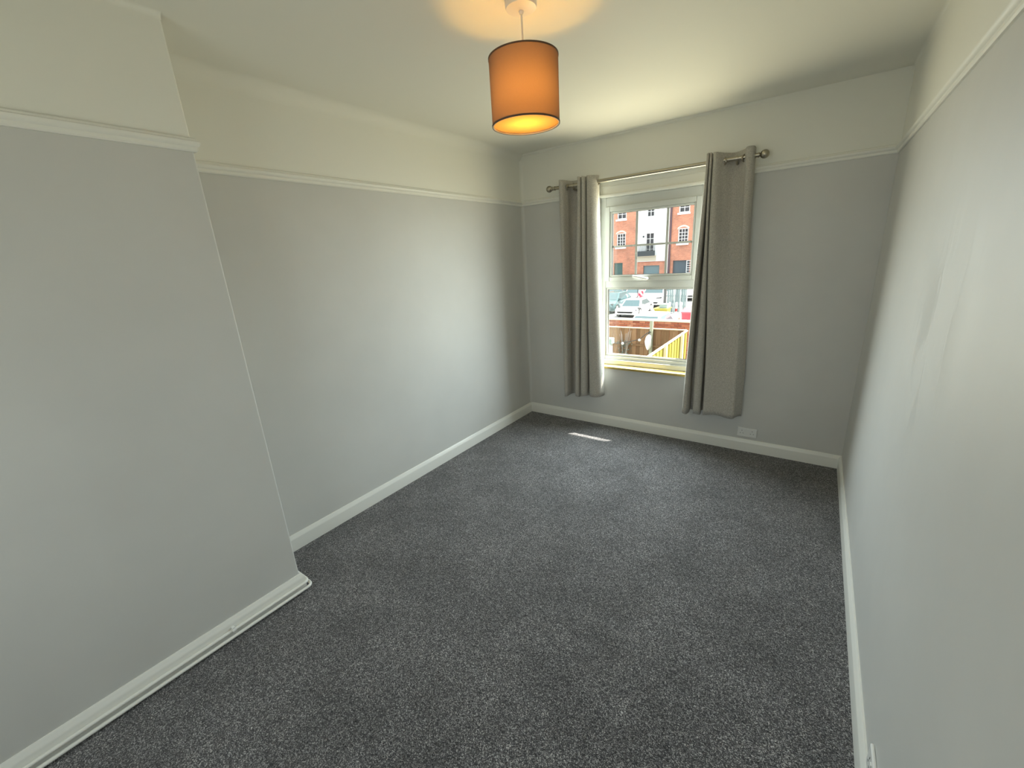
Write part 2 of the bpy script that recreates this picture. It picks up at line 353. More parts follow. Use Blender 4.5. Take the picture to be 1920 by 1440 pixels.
# unseen window behind the camera, added to go with the fill light
rw = bpy.data.objects.new('added_window', None); COL.objects.link(rw); struct(rw)
frame_ring(R0, R1, RZ0, RZ1, 0.06, REAR-0.12, REAR-0.05).build('frame', 'upvc', rw, bevel=0.004)
box1((1.52, REAR-0.12, RZ0+0.06), (1.58, REAR-0.05, RZ1-0.06)).build('mullion', 'upvc', rw)
box1((R0+0.05, REAR-0.09, RZ0+0.05), (R1-0.05, REAR-0.085, RZ1-0.05)).build('pane', 'glass', rw)

# ------------------------------------------------------------------ curtains and pole
PYc, PZc = -0.09, 2.148
pole = thing('curtain_pole', 'brushed metal curtain pole with ball finials above the window', 'curtain pole', (1.17, PYc, PZc))
def loc(o, e):   # keep world-space meshes under a placed empty
    o.matrix_parent_inverse = Matrix.Translation(-e.location) if e.rotation_euler.z == 0 else e.matrix_world.inverted(); return o
x = MB(); x.tube([(0.375, PYc, PZc), (1.948, PYc, PZc)], 0.0135, 20); loc(x.build('rod', 'brushed', pole, smooth=True), pole)
def finial(xc, sgn):
    x = MB(); prof = [(0.0135, -0.030), (0.017, -0.028), (0.017, -0.020), (0.010, -0.016), (0.010, -0.010), (0.016, -0.006), (0.016, 0.0), (0.010, 0.004)]
    r = 0.0275
    for i in range(1, 15): t = PI*i/14*0.93+0.22; prof.append((max(r*math.sin(t), 0.0004), 0.031 - r*math.cos(t)))
    x.lathe([(a, b*sgn) for a, b in prof], (xc, PYc, PZc), 'x', 24); loc(x.build('finial', 'brushed', pole, smooth=True), pole)
finial(0.385, -1); finial(1.945, 1)
for bx in (0.585, 1.815):
    x = MB(); x.tube([(bx, PYc, PZc-0.02), (bx, PYc+0.02, PZc-0.03), (bx, -0.008, PZc-0.03)], 0.008, 10); x.lathe([(0.026, 0), (0.026, 0.006)], (bx, -0.007, PZc-0.03), 'y', 20)
    x.tube([(bx-0.006, PYc, PZc), (bx+0.006, PYc, PZc)], 0.0175, 16); loc(x.build('bracket', 'brushed', pole, smooth=True), pole)
def crom(P, n):
    P = [Vector(p) for p in P]; out = []; k = len(P)-1
    for i in range(n+1):
        t = i/n*k; a = min(int(t), k-1); u = t-a
        p0, p1, p2, p3 = P[max(a-1, 0)], P[a], P[a+1], P[min(a+2, k)]
        out.append(0.5*((2*p1)+(p2-p0)*u+(2*p0-5*p1+4*p2-p3)*u*u+(3*p1-p0-3*p2+p3)*u**3))
    return out
def curtain(label, top, bot, zt, zbs, eyelets, seed):
    rr = random.Random(seed)
    e = thing('curtain', label, 'curtain', ((top[0][0]+top[-1][0])/2, PYc, zbs[0]), 0, None)
    NX, NZ = 220, 40; T = crom(top, NX); B = crom(bot, NX); ZB = [zbs[0]+(zbs[1]-zbs[0])*i/NX for i in range(NX+1)]
    ph = [rr.uniform(0, 6.28) for _ in range(4)]
    def pos(i, j, off):
        t = j/NZ; z0 = zt + 0.004*math.sin(i*0.11+ph[0]); zb = ZB[i] + 0.006*math.sin(i*0.17+ph[1]); z = z0+(zb-z0)*t
        s = t*t*(3-2*t)*0.6+t*0.4
        a = T[i].lerp(B[i], s); p2 = T[min(i+1, NX)].lerp(B[min(i+1, NX)], s); p0 = T[max(i-1, 0)].lerp(B[max(i-1, 0)], s)
        d = p2-p0; d = d/max(d.length, 1e-6); nx, ny = d.y, -d.x
        w = 0.004*math.sin(6*t+i*0.05+ph[2])*min(1, 3*t)
        return (a.x+nx*(off+w), min(a.y+ny*(off+w), -0.012), z)
    for nm, off, mt, th in (('fabric', 0.0, 'curtain', 0.002), ('lining', -0.0035, 'lining', 0.001)):
        x = MB(); i0, i1, j1 = (0, NX, NZ) if nm == 'fabric' else (2, NX-1, NZ-1)
        x.rings([[pos(i, j, off) for i in range(i0, i1+1)] for j in range(0 if nm == 'fabric' else 1, j1+1)], closed=False, cap=False)
        o = x.build(nm, mt, e)
        for p in o.data.polygons: p.use_smooth = True
        sd = o.modifiers.new('thickness', 'SOLIDIFY'); sd.thickness = th; sd.offset = 0
        loc(o, e)
        if nm == 'lining': o['label'] = 'white curtain lining'
    for ex, tilt in eyelets:
        x = MB(); rings = []
        for a in range(24):
            A = 2*PI*a/24; c0 = Vector((0, math.cos(A), math.sin(A)))
            rings.append([c0*0.0215+c0*0.0045*math.cos(b)+Vector((1, 0, 0))*0.0045*math.sin(b) for b in [2*PI*k/8 for k in range(8)]])
        rings.append(rings[0]); x.rings(rings, cap=False)
        rm = Matrix.Rotation(tilt, 4, 'Z')
        x.v = [tuple(rm @ Vector(q)+Vector((ex, PYc, PZc-0.006))) for q in x.v]
        loc(x.build('eyelet', 'brushed', e, smooth=True), e)
    return e
LT = [(0.472,-0.10),(0.477,-0.138),(0.512,-0.144),(0.530,-0.09),(0.552,-0.030),(0.642,-0.024),(0.650,-0.09),(0.652,-0.142),(0.668,-0.152),(0.680,-0.140),(0.680,-0.07),(0.675,-0.038),(0.692,-0.036),(0.690,-0.09),(0.692,-0.145),(0.705,-0.152),(0.718,-0.140),(0.719,-0.07),(0.714,-0.038),(0.730,-0.036),(0.727,-0.09),(0.733,-0.140),(0.772,-0.146),(0.800,-0.118),(0.806,-0.085),(0.800,-0.05)]
LB = [(0.478,-0.085),(0.483,-0.124),(0.512,-0.128),(0.524,-0.085),(0.535,-0.032),(0.596,-0.028),(0.590,-0.09),(0.592,-0.125),(0.612,-0.138),(0.634,-0.122),(0.640,-0.075),(0.632,-0.035),(0.664,-0.033),(0.660,-0.09),(0.661,-0.128),(0.684,-0.142),(0.710,-0.126),(0.716,-0.075),(0.708,-0.035),(0.742,-0.033),(0.738,-0.085),(0.742,-0.126),(0.800,-0.148),(0.852,-0.135),(0.872,-0.095),(0.862,-0.055)]
curtain('grey linen curtain gathered at the side of the window by the alcove corner', LT, LB, 2.196, (0.275, 0.325), [(0.531, 0.35), (0.650, -0.3), (0.804, -0.3)], 3)
RT = [(1.644,-0.05),(1.632,-0.09),(1.633,-0.140),(1.640,-0.150),(1.648,-0.143),(1.649,-0.09),(1.647,-0.045),(1.655,-0.042),(1.654,-0.09),(1.655,-0.142),(1.661,-0.150),(1.667,-0.142),(1.668,-0.09),(1.666,-0.045),(1.675,-0.042),(1.673,-0.09),(1.676,-0.142),(1.702,-0.146),(1.742,-0.09),(1.795,-0.045),(1.858,-0.09),(1.880,-0.140),(1.915,-0.125),(1.920,-0.06)]
RB = [(1.592,-0.05),(1.573,-0.09),(1.573,-0.128),(1.590,-0.140),(1.608,-0.128),(1.618,-0.085),(1.615,-0.035),(1.662,-0.033),(1.658,-0.09),(1.662,-0.126),(1.684,-0.138),(1.708,-0.124),(1.712,-0.080),(1.706,-0.035),(1.736,-0.033),(1.732,-0.085),(1.736,-0.126),(1.790,-0.116),(1.850,-0.108),(1.905,-0.114),(1.945,-0.120),(1.962,-0.095),(1.985,-0.055),(1.996,-0.035)]
curtain('wider grey linen curtain hanging above the wall socket', RT, RB, 2.198, (0.285, 0.305), [(1.741, 0.5), (1.859, -0.5), (1.637, 0.1)], 5)

# ------------------------------------------------------------------ pendant lamp
LXp, LYp = 1.353, -1.979
lamp = thing('pendant_light', 'pendant lamp with orange-brown drum shade hanging from the ceiling, lit', 'lamp', (LXp, LYp, 2.087))
def lp(o): return loc(o, lamp)
x = MB(); x.lathe([(0.058, 0.0), (0.058, -0.020), (0.055, -0.028), (0.030, -0.034), (0.010, -0.036), (0.006, -0.046)][::-1], (LXp, LYp, CEIL+0.002), 'z', 40); lp(x.build('ceiling_rose', 'plastic', lamp, smooth=True))
x = MB(); x.tube([(LXp, LYp, 2.445), (LXp+0.001, LYp, 2.36), (LXp, LYp, 2.255)], 0.0035, 10); lp(x.build('cord', 'plastic', lamp, smooth=True))
x = MB(); x.lathe([(0.010, 0.0), (0.015, -0.01), (0.019, -0.02), (0.019, -0.045), (0.016, -0.048)][::-1], (LXp, LYp, 2.265), 'z', 20); lp(x.build('lampholder', 'plastic', lamp, smooth=True))
def lampfabric(name, dif, tr, fac, facing=False):
    m = bpy.data.materials.new(name); m.use_nodes = True; nt = m.node_tree; nt.nodes.clear()
    o = nt.nodes.new('ShaderNodeOutputMaterial'); d = nt.nodes.new('ShaderNodeBsdfDiffuse'); t = nt.nodes.new('ShaderNodeBsdfTranslucent'); mx = nt.nodes.new('ShaderNodeMixShader')
    tc = nt.nodes.new('ShaderNodeTexCoord'); mp = nt.nodes.new('ShaderNodeMapping'); mp.inputs['Scale'].default_value = (1, 1, 3); nz = nt.nodes.new('ShaderNodeTexNoise'); nz.inputs['Scale'].default_value = 300
    rp = nt.nodes.new('ShaderNodeValToRGB'); rp.color_ramp.elements[0].position = 0.3; rp.color_ramp.elements[1].position = 0.7
    rp.color_ramp.elements[0].color = (*[c*0.82 for c in tr], 1); rp.color_ramp.elements[1].color = (*tr, 1)
    nt.links.new(tc.outputs['Object'], mp.inputs[0]); nt.links.new(mp.outputs[0], nz.inputs['Vector']); nt.links.new(nz.outputs['Fac'], rp.inputs[0]); nt.links.new(rp.outputs[0], t.inputs[0])
    d.inputs[0].default_value = (*dif, 1); mx.inputs[0].default_value = fac
    if facing:      # woven cloth lets less light through at grazing angles
        lw = nt.nodes.new('ShaderNodeLayerWeight'); lw.inputs[0].default_value = 0.5
        mr = nt.nodes.new('ShaderNodeMapRange'); mr.inputs['To Min'].default_value = fac; mr.inputs['To Max'].default_value = fac*0.12
        nt.links.new(lw.outputs['Facing'], mr.inputs['Value']); nt.links.new(mr.outputs[0], mx.inputs[0])
    nt.links.new(d.outputs[0], mx.inputs[1]); nt.links.new(t.outputs[0], mx.inputs[2]); nt.links.new(mx.outputs[0], o.inputs[0]); return m
M['shade'] = lampfabric('mauve_brown_shade', (0.20, 0.135, 0.105), (0.31, 0.195, 0.15), 0.36, True)
M['diffuser'] = lampfabric('frosted_diffuser', (0.50, 0.40, 0.24), (0.62, 0.42, 0.15), 0.42)
SR, SZ0, SZ1 = 0.1305, 2.087, 2.309
def hoop(r, z0, z1, th, name, mt, parent):
    x = MB(); x.rings([[((r+a)*math.cos(t)+LXp, (r+a)*math.sin(t)+LYp, z) for a, z in ((0, z0), (th, z0), (th, z1), (0, z1), (0, z0))] for t in [2*PI*k/64 for k in range(65)]], closed=False, cap=False)
    return lp(x.build(name, mt, parent, smooth=True))
x = MB(); x.rings([[(SR*math.cos(t)+LXp, SR*math.sin(t)+LYp, z) for t in [2*PI*k/64 for k in range(64)]] for z in (SZ0, SZ1)], cap=False)
sh = lp(x.build('lamp_shade', 'shade', lamp, smooth=True))
M['trim_brown'] = mat('shade_trim', (0.10, 0.055, 0.03), 0.7)
hoop(SR-0.001, SZ0-0.002, SZ0+0.004, 0.0025, 'bottom_ring', 'trim_brown', lamp); hoop(SR-0.001, SZ1-0.003, SZ1+0.002, 0.0025, 'top_ring', 'trim_brown', lamp)
hoop(SR-0.004, SZ0-0.0015, SZ0+0.003, 0.0028, 'diffuser_rim', mat('cream_rim', (0.8, 0.7, 0.5), 0.5), lamp)
x = MB(); x.rings([[(r*math.cos(t)+LXp, r*math.sin(t)+LYp, SZ0+0.006) for t in [2*PI*k/48 for k in range(48)]] for r in (0.001, SR-0.003)], cap=False); lp(x.build('diffuser', 'diffuser', lamp))
x = MB()
for k in range(3):
    t = 2*PI*k/3+0.4; x.tube([(LXp+0.018*math.cos(t), LYp+0.018*math.sin(t), 2.25), (LXp+(SR-0.001)*math.cos(t), LYp+(SR-0.001)*math.sin(t), SZ1-0.002)], 0.0016, 6)
lp(x.build('spider', 'plastic', lamp))
mb_ = bpy.data.materials.new('lit_bulb'); mb_.use_nodes = True; nt = mb_.node_tree; nt.nodes.clear(); oo = nt.nodes.new('ShaderNodeOutputMaterial'); em = nt.nodes.new('ShaderNodeEmission')
em.inputs[0].default_value = (1.0, 0.52, 0.09, 1); em.inputs[1].default_value = 130; nt.links.new(em.outputs[0], oo.inputs[0])
lp(sphere((LXp, LYp, 2.186), 0.030, 20).build('bulb', mb_, lamp, smooth=True))

# ------------------------------------------------------------------ sockets
def socket(label, loc_, rz, proud):
    e = thing('wall_socket', label, 'socket', loc_, rz)
    box1((-0.068, -proud, -0.037), (0.068, 0, 0.037)).build('face_plate', 'plastic', e, bevel=0.004, seg=3)
    for s in (-1, 1):
        cx = s*0.036
        box1((s*0.010-0.006, -proud-0.003, 0.006), (s*0.010+0.006, -proud+0.001, 0.026)).build('rocker_switch', 'plastic', e, bevel=0.0015)
        for hx, hz, w, hh in ((0, 0.014, 0.0035, 0.007), (-0.010, -0.008, 0.006, 0.0032), (0.010, -0.008, 0.006, 0.0032)):
            box1((cx+hx-w/2, -proud-0.0006, hz-hh/2), (cx+hx+w/2, -proud+0.002, hz+hh/2)).build('pin_hole', 'black', e)
    return e
socket('white double wall socket above the skirting under the wider curtain', (2.047, 0, 0.160), 0, 0.010)
socket('white double wall socket low on the right wall, seen edge on', (W, -2.352, 0.155), -PI/2, 0.010)

# ------------------------------------------------------------------ heating pipes on the chimney skirting
def pipe(label, out, z, yend, clips):
    e = thing('heating_pipe', label, 'pipe', (CX+out, -3.4, z))
    r = 0.0075; xo = CX+out; pts = [(xo, CY2+0.02, z), (xo, -3.6, z), (xo, -3.2, z), (xo, yend-0.03, z)]
    for i in range(1, 7): t = PI/2*i/6; pts.append((xo-0.025*(1-math.cos(t)), yend-0.025+0.025*math.sin(t), z))
    pts.append((CX-0.25, yend, z))
    x = MB(); x.tube(pts, r, 14); loc(x.build('tube', 'gloss_white', e, smooth=True), e)
    for cy in clips:
        x = MB(); x.box((CX+0.012, cy-0.007, z-0.011), (xo+0.004, cy+0.007, z-0.006)); x.tube([(xo, cy-0.008, z), (xo, cy+0.008, z)], 0.0105, 14); x.box((xo-0.010, cy-0.006, z+0.006), (xo+0.006, cy+0.006, z+0.013))
        loc(x.build('pipe_clip', 'plastic', e, smooth=True), e)
pipe('upper white heating pipe clipped along the chimney skirting', 0.0165+0.0095, 0.050, CY+0.026, [-3.103])
pipe('lower white heating pipe running just above the carpet', 0.0165+0.019, 0.024, CY+0.036, [])

# ------------------------------------------------------------------ outside
G = -2.8
m = M['asphalt'] = mat('asphalt', (0.30, 0.30, 0.30), 0.9, 0.2); N, L, b = nodes(m); L.new(ramp(m, noise(m, coord(m), 3, 5), [(0.3, (0.25, 0.25, 0.25)), (0.7, (0.36, 0.355, 0.34))]), b.inputs['Base Color'])
m = M['paving'] = mat('garden_paving', (0.32, 0.30, 0.26), 0.9, 0.2); N, L, b = nodes(m); L.new(ramp(m, noise(m, coord(m), 2, 5), [(0.3, (0.22, 0.23, 0.16)), (0.7, (0.38, 0.35, 0.30))]), b.inputs['Base Color'])
struct(box1((-40, 11.5, G-0.2), (30, 70, G)).build('ground_car_park', 'asphalt'), 'pale car park surface beyond the garden wall')
struct(box1((-40, -30, G-0.2), (30, 11.5, G)).build('ground_garden', 'paving'), 'garden ground below the window')
# far building
def brick_mat(name, cols, mortar, sc):
    m = mat(name, cols[0], 0.9, 0.2); N, L, b = nodes(m)
    tc = N.new('ShaderNodeTexCoord'); mp = N.new('ShaderNodeMapping'); mp.inputs['Rotation'].default_value = (PI/2, 0, 0); L.new(tc.outputs['Object'], mp.inputs[0])
    bt = N.new('ShaderNodeTexBrick'); bt.inputs['Scale'].default_value = sc; bt.inputs['Color1'].default_value = (*cols[0], 1); bt.inputs['Color2'].default_value = (*cols[1], 1); bt.inputs['Mortar'].default_value = (*mortar, 1)
    bt.inputs['Mortar Size'].default_value = 0.02; bt.inputs['Brick Width'].default_value = 0.5; bt.inputs['Row Height'].default_value = 0.17
    L.new(mp.outputs[0], bt.inputs['Vector'])
    nz = noise(m, coord(m), 0.9, 5, 0.7); mx = N.new('ShaderNodeMix'); mx.data_type = 'RGBA'; mx.blend_type = 'MULTIPLY'; mx.inputs['Factor'].default_value = 1
    L.new(bt.outputs['Color'], mx.inputs[6]); L.new(ramp(m, nz, [(0.3, (0.75, 0.78, 0.8)), (0.7, (1.25, 1.2, 1.15))]), mx.inputs[7]); L.new(mx.outputs[2], b.inputs['Base Color']); return m
M['facade_brick'] = brick_mat('facade_brick', ((0.58, 0.23, 0.14), (0.47, 0.175, 0.11)), (0.45, 0.33, 0.26), 2.2)
m = M['render'] = mat('white_render', (0.80, 0.82, 0.83), 0.9, 0.2); bump(m, noise(m, coord(m), 30, 3), 0.2, 0.01)
M['stone'] = mat('pale_stone', (0.62, 0.57, 0.48), 0.85)
M['far_glass'] = mat('far_glass', (0.20, 0.25, 0.28), 0.08, 0.6)  # base colour lightened to stand for sky reflected in the panes
M['dark_iron'] = mat('dark_iron', (0.035, 0.045, 0.05), 0.5)
M['garage'] = mat('garage_shade', (0.09, 0.12, 0.14), 0.7); M['white_paint'] = mat('white_joinery', (0.78, 0.79, 0.78), 0.5)
M['teal_door'] = mat('dark_green_door', (0.05, 0.11, 0.10), 0.5); M['slate'] = mat('roof_slate', (0.10, 0.10, 0.11), 0.8)
M['beige'] = mat('beige_band', (0.55, 0.52, 0.42), 0.85); M['pipe_grey'] = mat('downpipe_grey', (0.55, 0.53, 0.52), 0.5); M['pipe_dark'] = mat('downpipe_dark', (0.09, 0.06, 0.08), 0.5)
FYB = 40.0
bd = thing('apartment_building', 'red brick apartment building with white rendered centre bay and balcony', 'building', (-11.5, FYB, G))
def bp(o): return loc(o, bd)
B0, B1 = -13.05, -9.95
wins = [(-15.05, -14.09, 2.0, 3.35), (-8.95, -8.01, 2.0, 3.35), (-15.02, -14.05, 4.70, 6.0), (-8.98, -8.0, 4.72, 6.0), (-21.0, -20.05, 2.0, 3.35), (-21.0, -20.05, 4.7, 6.0), (-3.9, -2.95, 2.0, 3.35), (-3.9, -2.95, 4.7, 6.0)]
doors = [(-15.30, -14.36, G, 0.44), (-9.30, -7.75, G, 0.43)]
o = holed(-24, B0, G, 9, FYB, FYB+0.3, [h for h in wins+doors if h[1] < B0]).build('brick_wall', 'facade_brick', bd); join_faces(o); bp(o)
o = holed(B1, 0, G, 9, FYB, FYB+0.3, [h for h in wins+doors if h[0] > B1]).build('brick_wall', 'facade_brick', bd); join_faces(o); bp(o)
o = holed(B0, B1, G, 0.45, FYB+0.05, FYB+0.3, [(-12.2, -10.58, G, 0.06)]).build('brick_wall', 'facade_brick', bd); join_faces(o); bp(o)
o = holed(B0, B1, 0.45, 9, FYB-0.08, FYB+0.3, [(-12.03, -11.15, 1.05, 3.2), (-11.95, -11.23, 4.66, 6.0)]).build('render_panel', 'render', bd); join_faces(o); bp(o)
bp(box1((-24, FYB+0.3, G), (0, FYB+9, 8.9)).build('rear_block', 'slate', bd))
x = MB(); x.add([(-24.4, FYB-0.4, 9), (0.4, FYB-0.4, 9), (0.4, FYB+9, 9), (-24.4, FYB+9, 9), (-24, FYB+4.3, 12), (0, FYB+4.3, 12)], [(0, 1, 5, 4), (2, 3, 4, 5), (0, 4, 3), (1, 2, 5), (3, 2, 1, 0)]); bp(x.build('roof', 'slate', bd))
def far_window(x0, x1, z0, z1, cols, rows, y, fw=0.07, arch=False, sill=True, mt='white_paint'):
    f = MB(); n = frame_ring(x0, x1, z0, z1, fw, y, y+0.10); f = n
    w = (x1-x0-2*fw)/cols; hh = (z1-z0-2*fw)/rows
    for i in range(1, cols): f.box((x0+fw+i*w-0.022, y+0.01, z0+fw), (x0+fw+i*w+0.022, y+0.07, z1-fw))
    for k in range(1, rows): f.box((x0+fw, y+0.011, z0+fw+k*hh-0.02), (x1-fw, y+0.069, z0+fw+k*hh+0.02))
    fo = bp(f.build('window', mt, bd))
    o = box1((x0+fw, y+0.06, z0+fw), (x1-fw, y+0.08, z1-fw)).build('pane', 'far_glass', fo); loc(o, bd)
    if sill: bp(box1((x0-0.08, y-0.25, z0-0.17), (x1+0.08, y+0.1, z0)).build('sill', 'white_paint', bd))
    if arch:
        x = MB(); n = 10; rings = []
        for i in range(n+1):
            u = i/n; xx = x0-0.06+(x1-x0+0.12)*u; zz = z1-0.10+0.22*(1-(2*u-1)**2)
            rings.append([(xx, FYB-0.03, zz-0.0), (xx, FYB-0.03, zz+0.16), (xx, FYB+0.1, zz+0.16), (xx, FYB+0.1, zz)])
        x.rings(rings); bp(x.build('arch', 'stone', bd))
for i, wd in enumerate(wins):
    up = wd[2] > 4
    far_window(*wd, 2 if up else 3, 3 if up else 4, FYB+0.08, 0.09, arch=not up)
far_window(-11.95, -11.23, 4.66, 6.0, 2, 3, FYB+0.0, 0.06)
far_window(-12.03, -11.15, 1.05, 3.2, 2, 4, FYB+0.0, 0.09, sill=False)
bp(box1((-12.85, FYB-0.55, 0.98), (-10.90, FYB-0.08, 1.05)).build('balcony_floor', 'stone', bd))
bp(box1((B0+0.02, FYB-0.13, 0.50), (-10.90, FYB-0.08, 0.98)).build('beige_band', 'beige', bd))
bp(box1((-12.85, FYB-0.57, 1.0), (-10.90, FYB-0.53, 1.48)).build('balcony_panel', 'dark_iron', bd))
bp(box1((-12.86, FYB-0.58, 2.09), (-10.89, FYB-0.52, 2.15)).build('balcony_handrail', 'dark_iron', bd))
for k in range(14):
    xx = -12.82+1.89*k/13; bp(box1((xx-0.018, FYB-0.565, 1.48), (xx+0.018, FYB-0.535, 2.09)).build('baluster', 'dark_iron', bd))
for xx, mt in ((-9.80, 'pipe_grey'), (-9.62, 'pipe_dark')):
    x = MB(); x.tube([(xx, FYB-0.09, G), (xx, FYB-0.09, 9)], 0.065, 10); bp(x.build('downpipe', mt, bd, smooth=True))
bp(box1((-12.2, FYB+0.2, G), (-10.58, FYB+0.24, 0.06)).build('garage_infill', mat('blue_grey_door', (0.13, 0.20, 0.22), 0.4), bd))
bp(box1((-9.30, FYB+0.2, G), (-7.75, FYB+0.24, 0.43)).build('garage_infill', 'garage', bd))  # flat dark sheet standing for the shaded garage interior
bp(box1((-15.30, FYB+0.15, G), (-14.36, FYB+0.2, 0.44)).build('door', 'teal_door', bd))
far_window(-8.02, -7.60, -0.75, 0.40, 1, 5, FYB-0.06, 0.05, sill=False)
bp(sphere((-12.21, FYB-0.14, 2.85), 0.09, 10).build('wall_lamp', 'dark_iron', bd))

# garden wall: individual bricks in courses, mortar core, pale coping
gw = thing('garden_wall', 'low red brick wall with pale coping behind the brown fence', 'wall', (-2.5, 11.4, G))
GY = 11.4; GT = -0.80
def gp(o): return loc(o, gw)
gp(box1((-9, GY+0.012, G), (4, GY+0.20, GT-0.055)).build('mortar_core', mat('mortar', (0.42, 0.36, 0.30), 0.9), gw))
gp(box1((-9, GY-0.03, GT-0.055), (4, GY+0.24, GT)).build('coping', mat('pale_coping', (0.72, 0.66, 0.55), 0.9), gw, bevel=0.01))
m = M['wall_brick'] = mat('garden_brick', (0.4, 0.15, 0.09), 0.9, 0.2); rnd_tint(m, [(0.0, (0.30, 0.10, 0.06)), (0.5, (0.46, 0.17, 0.09)), (1.0, (0.55, 0.27, 0.16))])
br = MB(); br.box((-0.107, -0.006, -0.032), (0.107, 0.09, 0.032)); proto = None; cnt = 0
for row in range(7):
    z = GT-0.055-0.042-row*0.075
    for k in range(26):
        xx = -5.3+k*0.225+(0.112 if row % 2 else 0)
        if proto is None: b_ = proto = br.build('brick', 'wall_brick', gw)
        else: b_ = proto.copy(); COL.objects.link(b_)
        b_.parent = gw; b_.matrix_parent_inverse = Matrix.Translation(-gw.location); b_.location = (xx, GY+random.uniform(-0.003, 0.003), z)
gp(box1((-9, GY+0.0, G), (4, GY+0.19, GT-0.055-0.042-6*0.075-0.04)).build('lower_courses', 'facade_brick', gw))

# back fence: brown boards
def wood_mat(name, stops):
    m = mat(name, stops[0][1], 0.85, 0.2); N, L, b = nodes(m)
    o = N.new('ShaderNodeObjectInfo'); n = noise(m, coord(m, (18, 18, 1.2)), 2.5, 4)
    ad = N.new('ShaderNodeMath'); ad.operation = 'MULTIPLY_ADD'; ad.inputs[1].default_value = 0.5; L.new(o.outputs['Random'], ad.inputs[0]); 
    m2 = N.new('ShaderNodeMath'); m2.operation = 'MULTIPLY'; m2.inputs[1].default_value = 0.5; L.new(n, m2.inputs[0]); L.new(m2.outputs[0], ad.inputs[2])
    L.new(ramp(m, ad.outputs[0], stops), b.inputs['Base Color']); return m
M['fence_brown'] = wood_mat('brown_fence', [(0.2, (0.17, 0.10, 0.05)), (0.8, (0.36, 0.22, 0.12))])
M['fence_yellow'] = wood_mat('yellow_fence', [(0.2, (0.22, 0.19, 0.03)), (0.8, (0.31, 0.28, 0.065))])
FT, FYf = -1.0, 10.85
bf = thing('garden_fence', 'brown vertical board fence in front of the brick wall', 'fence', (-3, FYf, G))
x0 = -6.6; k = 0
while x0 < -0.95:
    w = 0.142; yy = FYf + (0.0 if k % 2 else 0.012) + random.uniform(-0.002, 0.002)
    o = box1((x0+0.004, yy, G), (x0+w-0.004, yy+0.018, FT-0.03+random.uniform(-0.008, 0.006))).build('board', 'fence_brown', bf); loc(o, bf); x0 += w; k += 1
for z in (FT-0.62,): loc(box1((-6.6, FYf-0.035, z-0.03), (-0.95, FYf-0.002, z+0.03)).build('rail', 'fence_brown', bf), bf)
loc(box1((-6.6, FYf-0.03, FT-0.032), (-0.95, FYf+0.05, FT)).build('cap_rail', mat('pale_cap', (0.62, 0.52, 0.38), 0.85), bf), bf)
M['post'] = mat('grey_green_post', (0.36, 0.38, 0.28), 0.85)
for px, zt in ((-2.07, -0.72), (-4.6, -0.9)):
    loc(box1((px-0.05, FYf-0.13, G), (px+0.05, FYf-0.035, zt)).build('post', 'post', bf, bevel=0.006), bf)
# side fence running back towards the house
sf = thing('garden_fence', 'yellow sunlit timber fence running along the garden side', 'fence', (-0.93, 6, G))
yy = 1.2; k = 0
while yy < 10.75:
    w = 0.15; xx = -0.93+(0 if k % 2 else 0.014)
    loc(box1((xx, yy+0.005, G), (xx+0.018, yy+w-0.005, -1.03+random.uniform(-0.006, 0.006))).build('board', 'fence_yellow', sf), sf); yy += w; k += 1
loc(box1((-0.955, 1.2, -1.03), (-0.885, 10.8, -1.0)).build('cap_rail', mat('cream_cap', (0.7, 0.62, 0.45), 0.85), sf), sf)
for py in (2.4, 4.4, 6.4, 8.2, 10.0):
    loc(box1((-0.90, py-0.05, G), (-0.82, py+0.05, -0.95)).build('post', mat('pale_post', (0.74, 0.68, 0.52), 0.85), sf, bevel=0.005), sf)

# things in the garden
pl = thing('garden_pillar', 'white pillar with a grey-green box on top beside the fence', 'pillar', (-3.40, 10.2, G))
loc(box1((-3.53, 10.1, G), (-3.27, 10.3, -1.50)).build('shaft', 'white_paint', pl, bevel=0.01), pl)
loc(box1((-3.60, 10.06, -1.50), (-3.22, 10.34, -1.30)).build('box_top', mat('grey_green', (0.26, 0.36, 0.33), 0.6), pl, bevel=0.015), pl)
sb = thing('shrub', 'dark bare-twigged shrub against the brown fence', 'shrub', (-2.98, 10.62, G))
rr = random.Random(4)
for k in range(9):
    x = MB(); a = rr.uniform(-0.28, 0.28); p = [Vector((-2.98, 10.66, G))]
    top = Vector((-2.98+a*0.9, 10.66+rr.uniform(-0.06, 0.06), rr.uniform(-1.25, -0.85)))
    for i in range(1, 7): u = i/6; p.append(Vector((-2.98+a*0.9*u**1.5+rr.uniform(-0.02, 0.02), 10.66+(top.y-10.66)*u, G+(top.z-G)*u)))
    x.tube(p, [0.016-0.0018*i for i in range(7)], 6); loc(x.build('stem', mat('twig', (0.36, 0.33, 0.30), 0.8) if k == 0 else 'twig_m', sb), sb) if 'twig_m' in M else None
    if 'twig_m' not in M:
        M['twig_m'] = mat('twig', (0.40, 0.37, 0.34), 0.8); loc(x.build('stem', 'twig_m', sb), sb)
x = MB()
for k in range(420):
    c = Vector((-3.0+max(-0.22, min(0.3, rr.gauss(0, 0.13))), 10.66+rr.uniform(-0.09, 0.09), rr.uniform(-2.5, -1.45))); a = rr.uniform(0, 6.28); t = rr.uniform(-0.8, 0.8); l = rr.uniform(0.04, 0.075)
    d = Vector((math.cos(a)*math.cos(t), math.sin(a)*math.cos(t), math.sin(t))); sd = d.cross(Vector((0.3, 0.2, 1))).normalized()*l*0.35
    x.add([c, c+d*l*0.5+sd, c+d*l, c+d*l*0.5-sd], [(0, 1, 2, 3)])
o = x.build('foliage', mat('blue_green_leaf', (0.10, 0.17, 0.15), 0.6), sb); o['kind'] = 'stuff'; loc(o, sb)
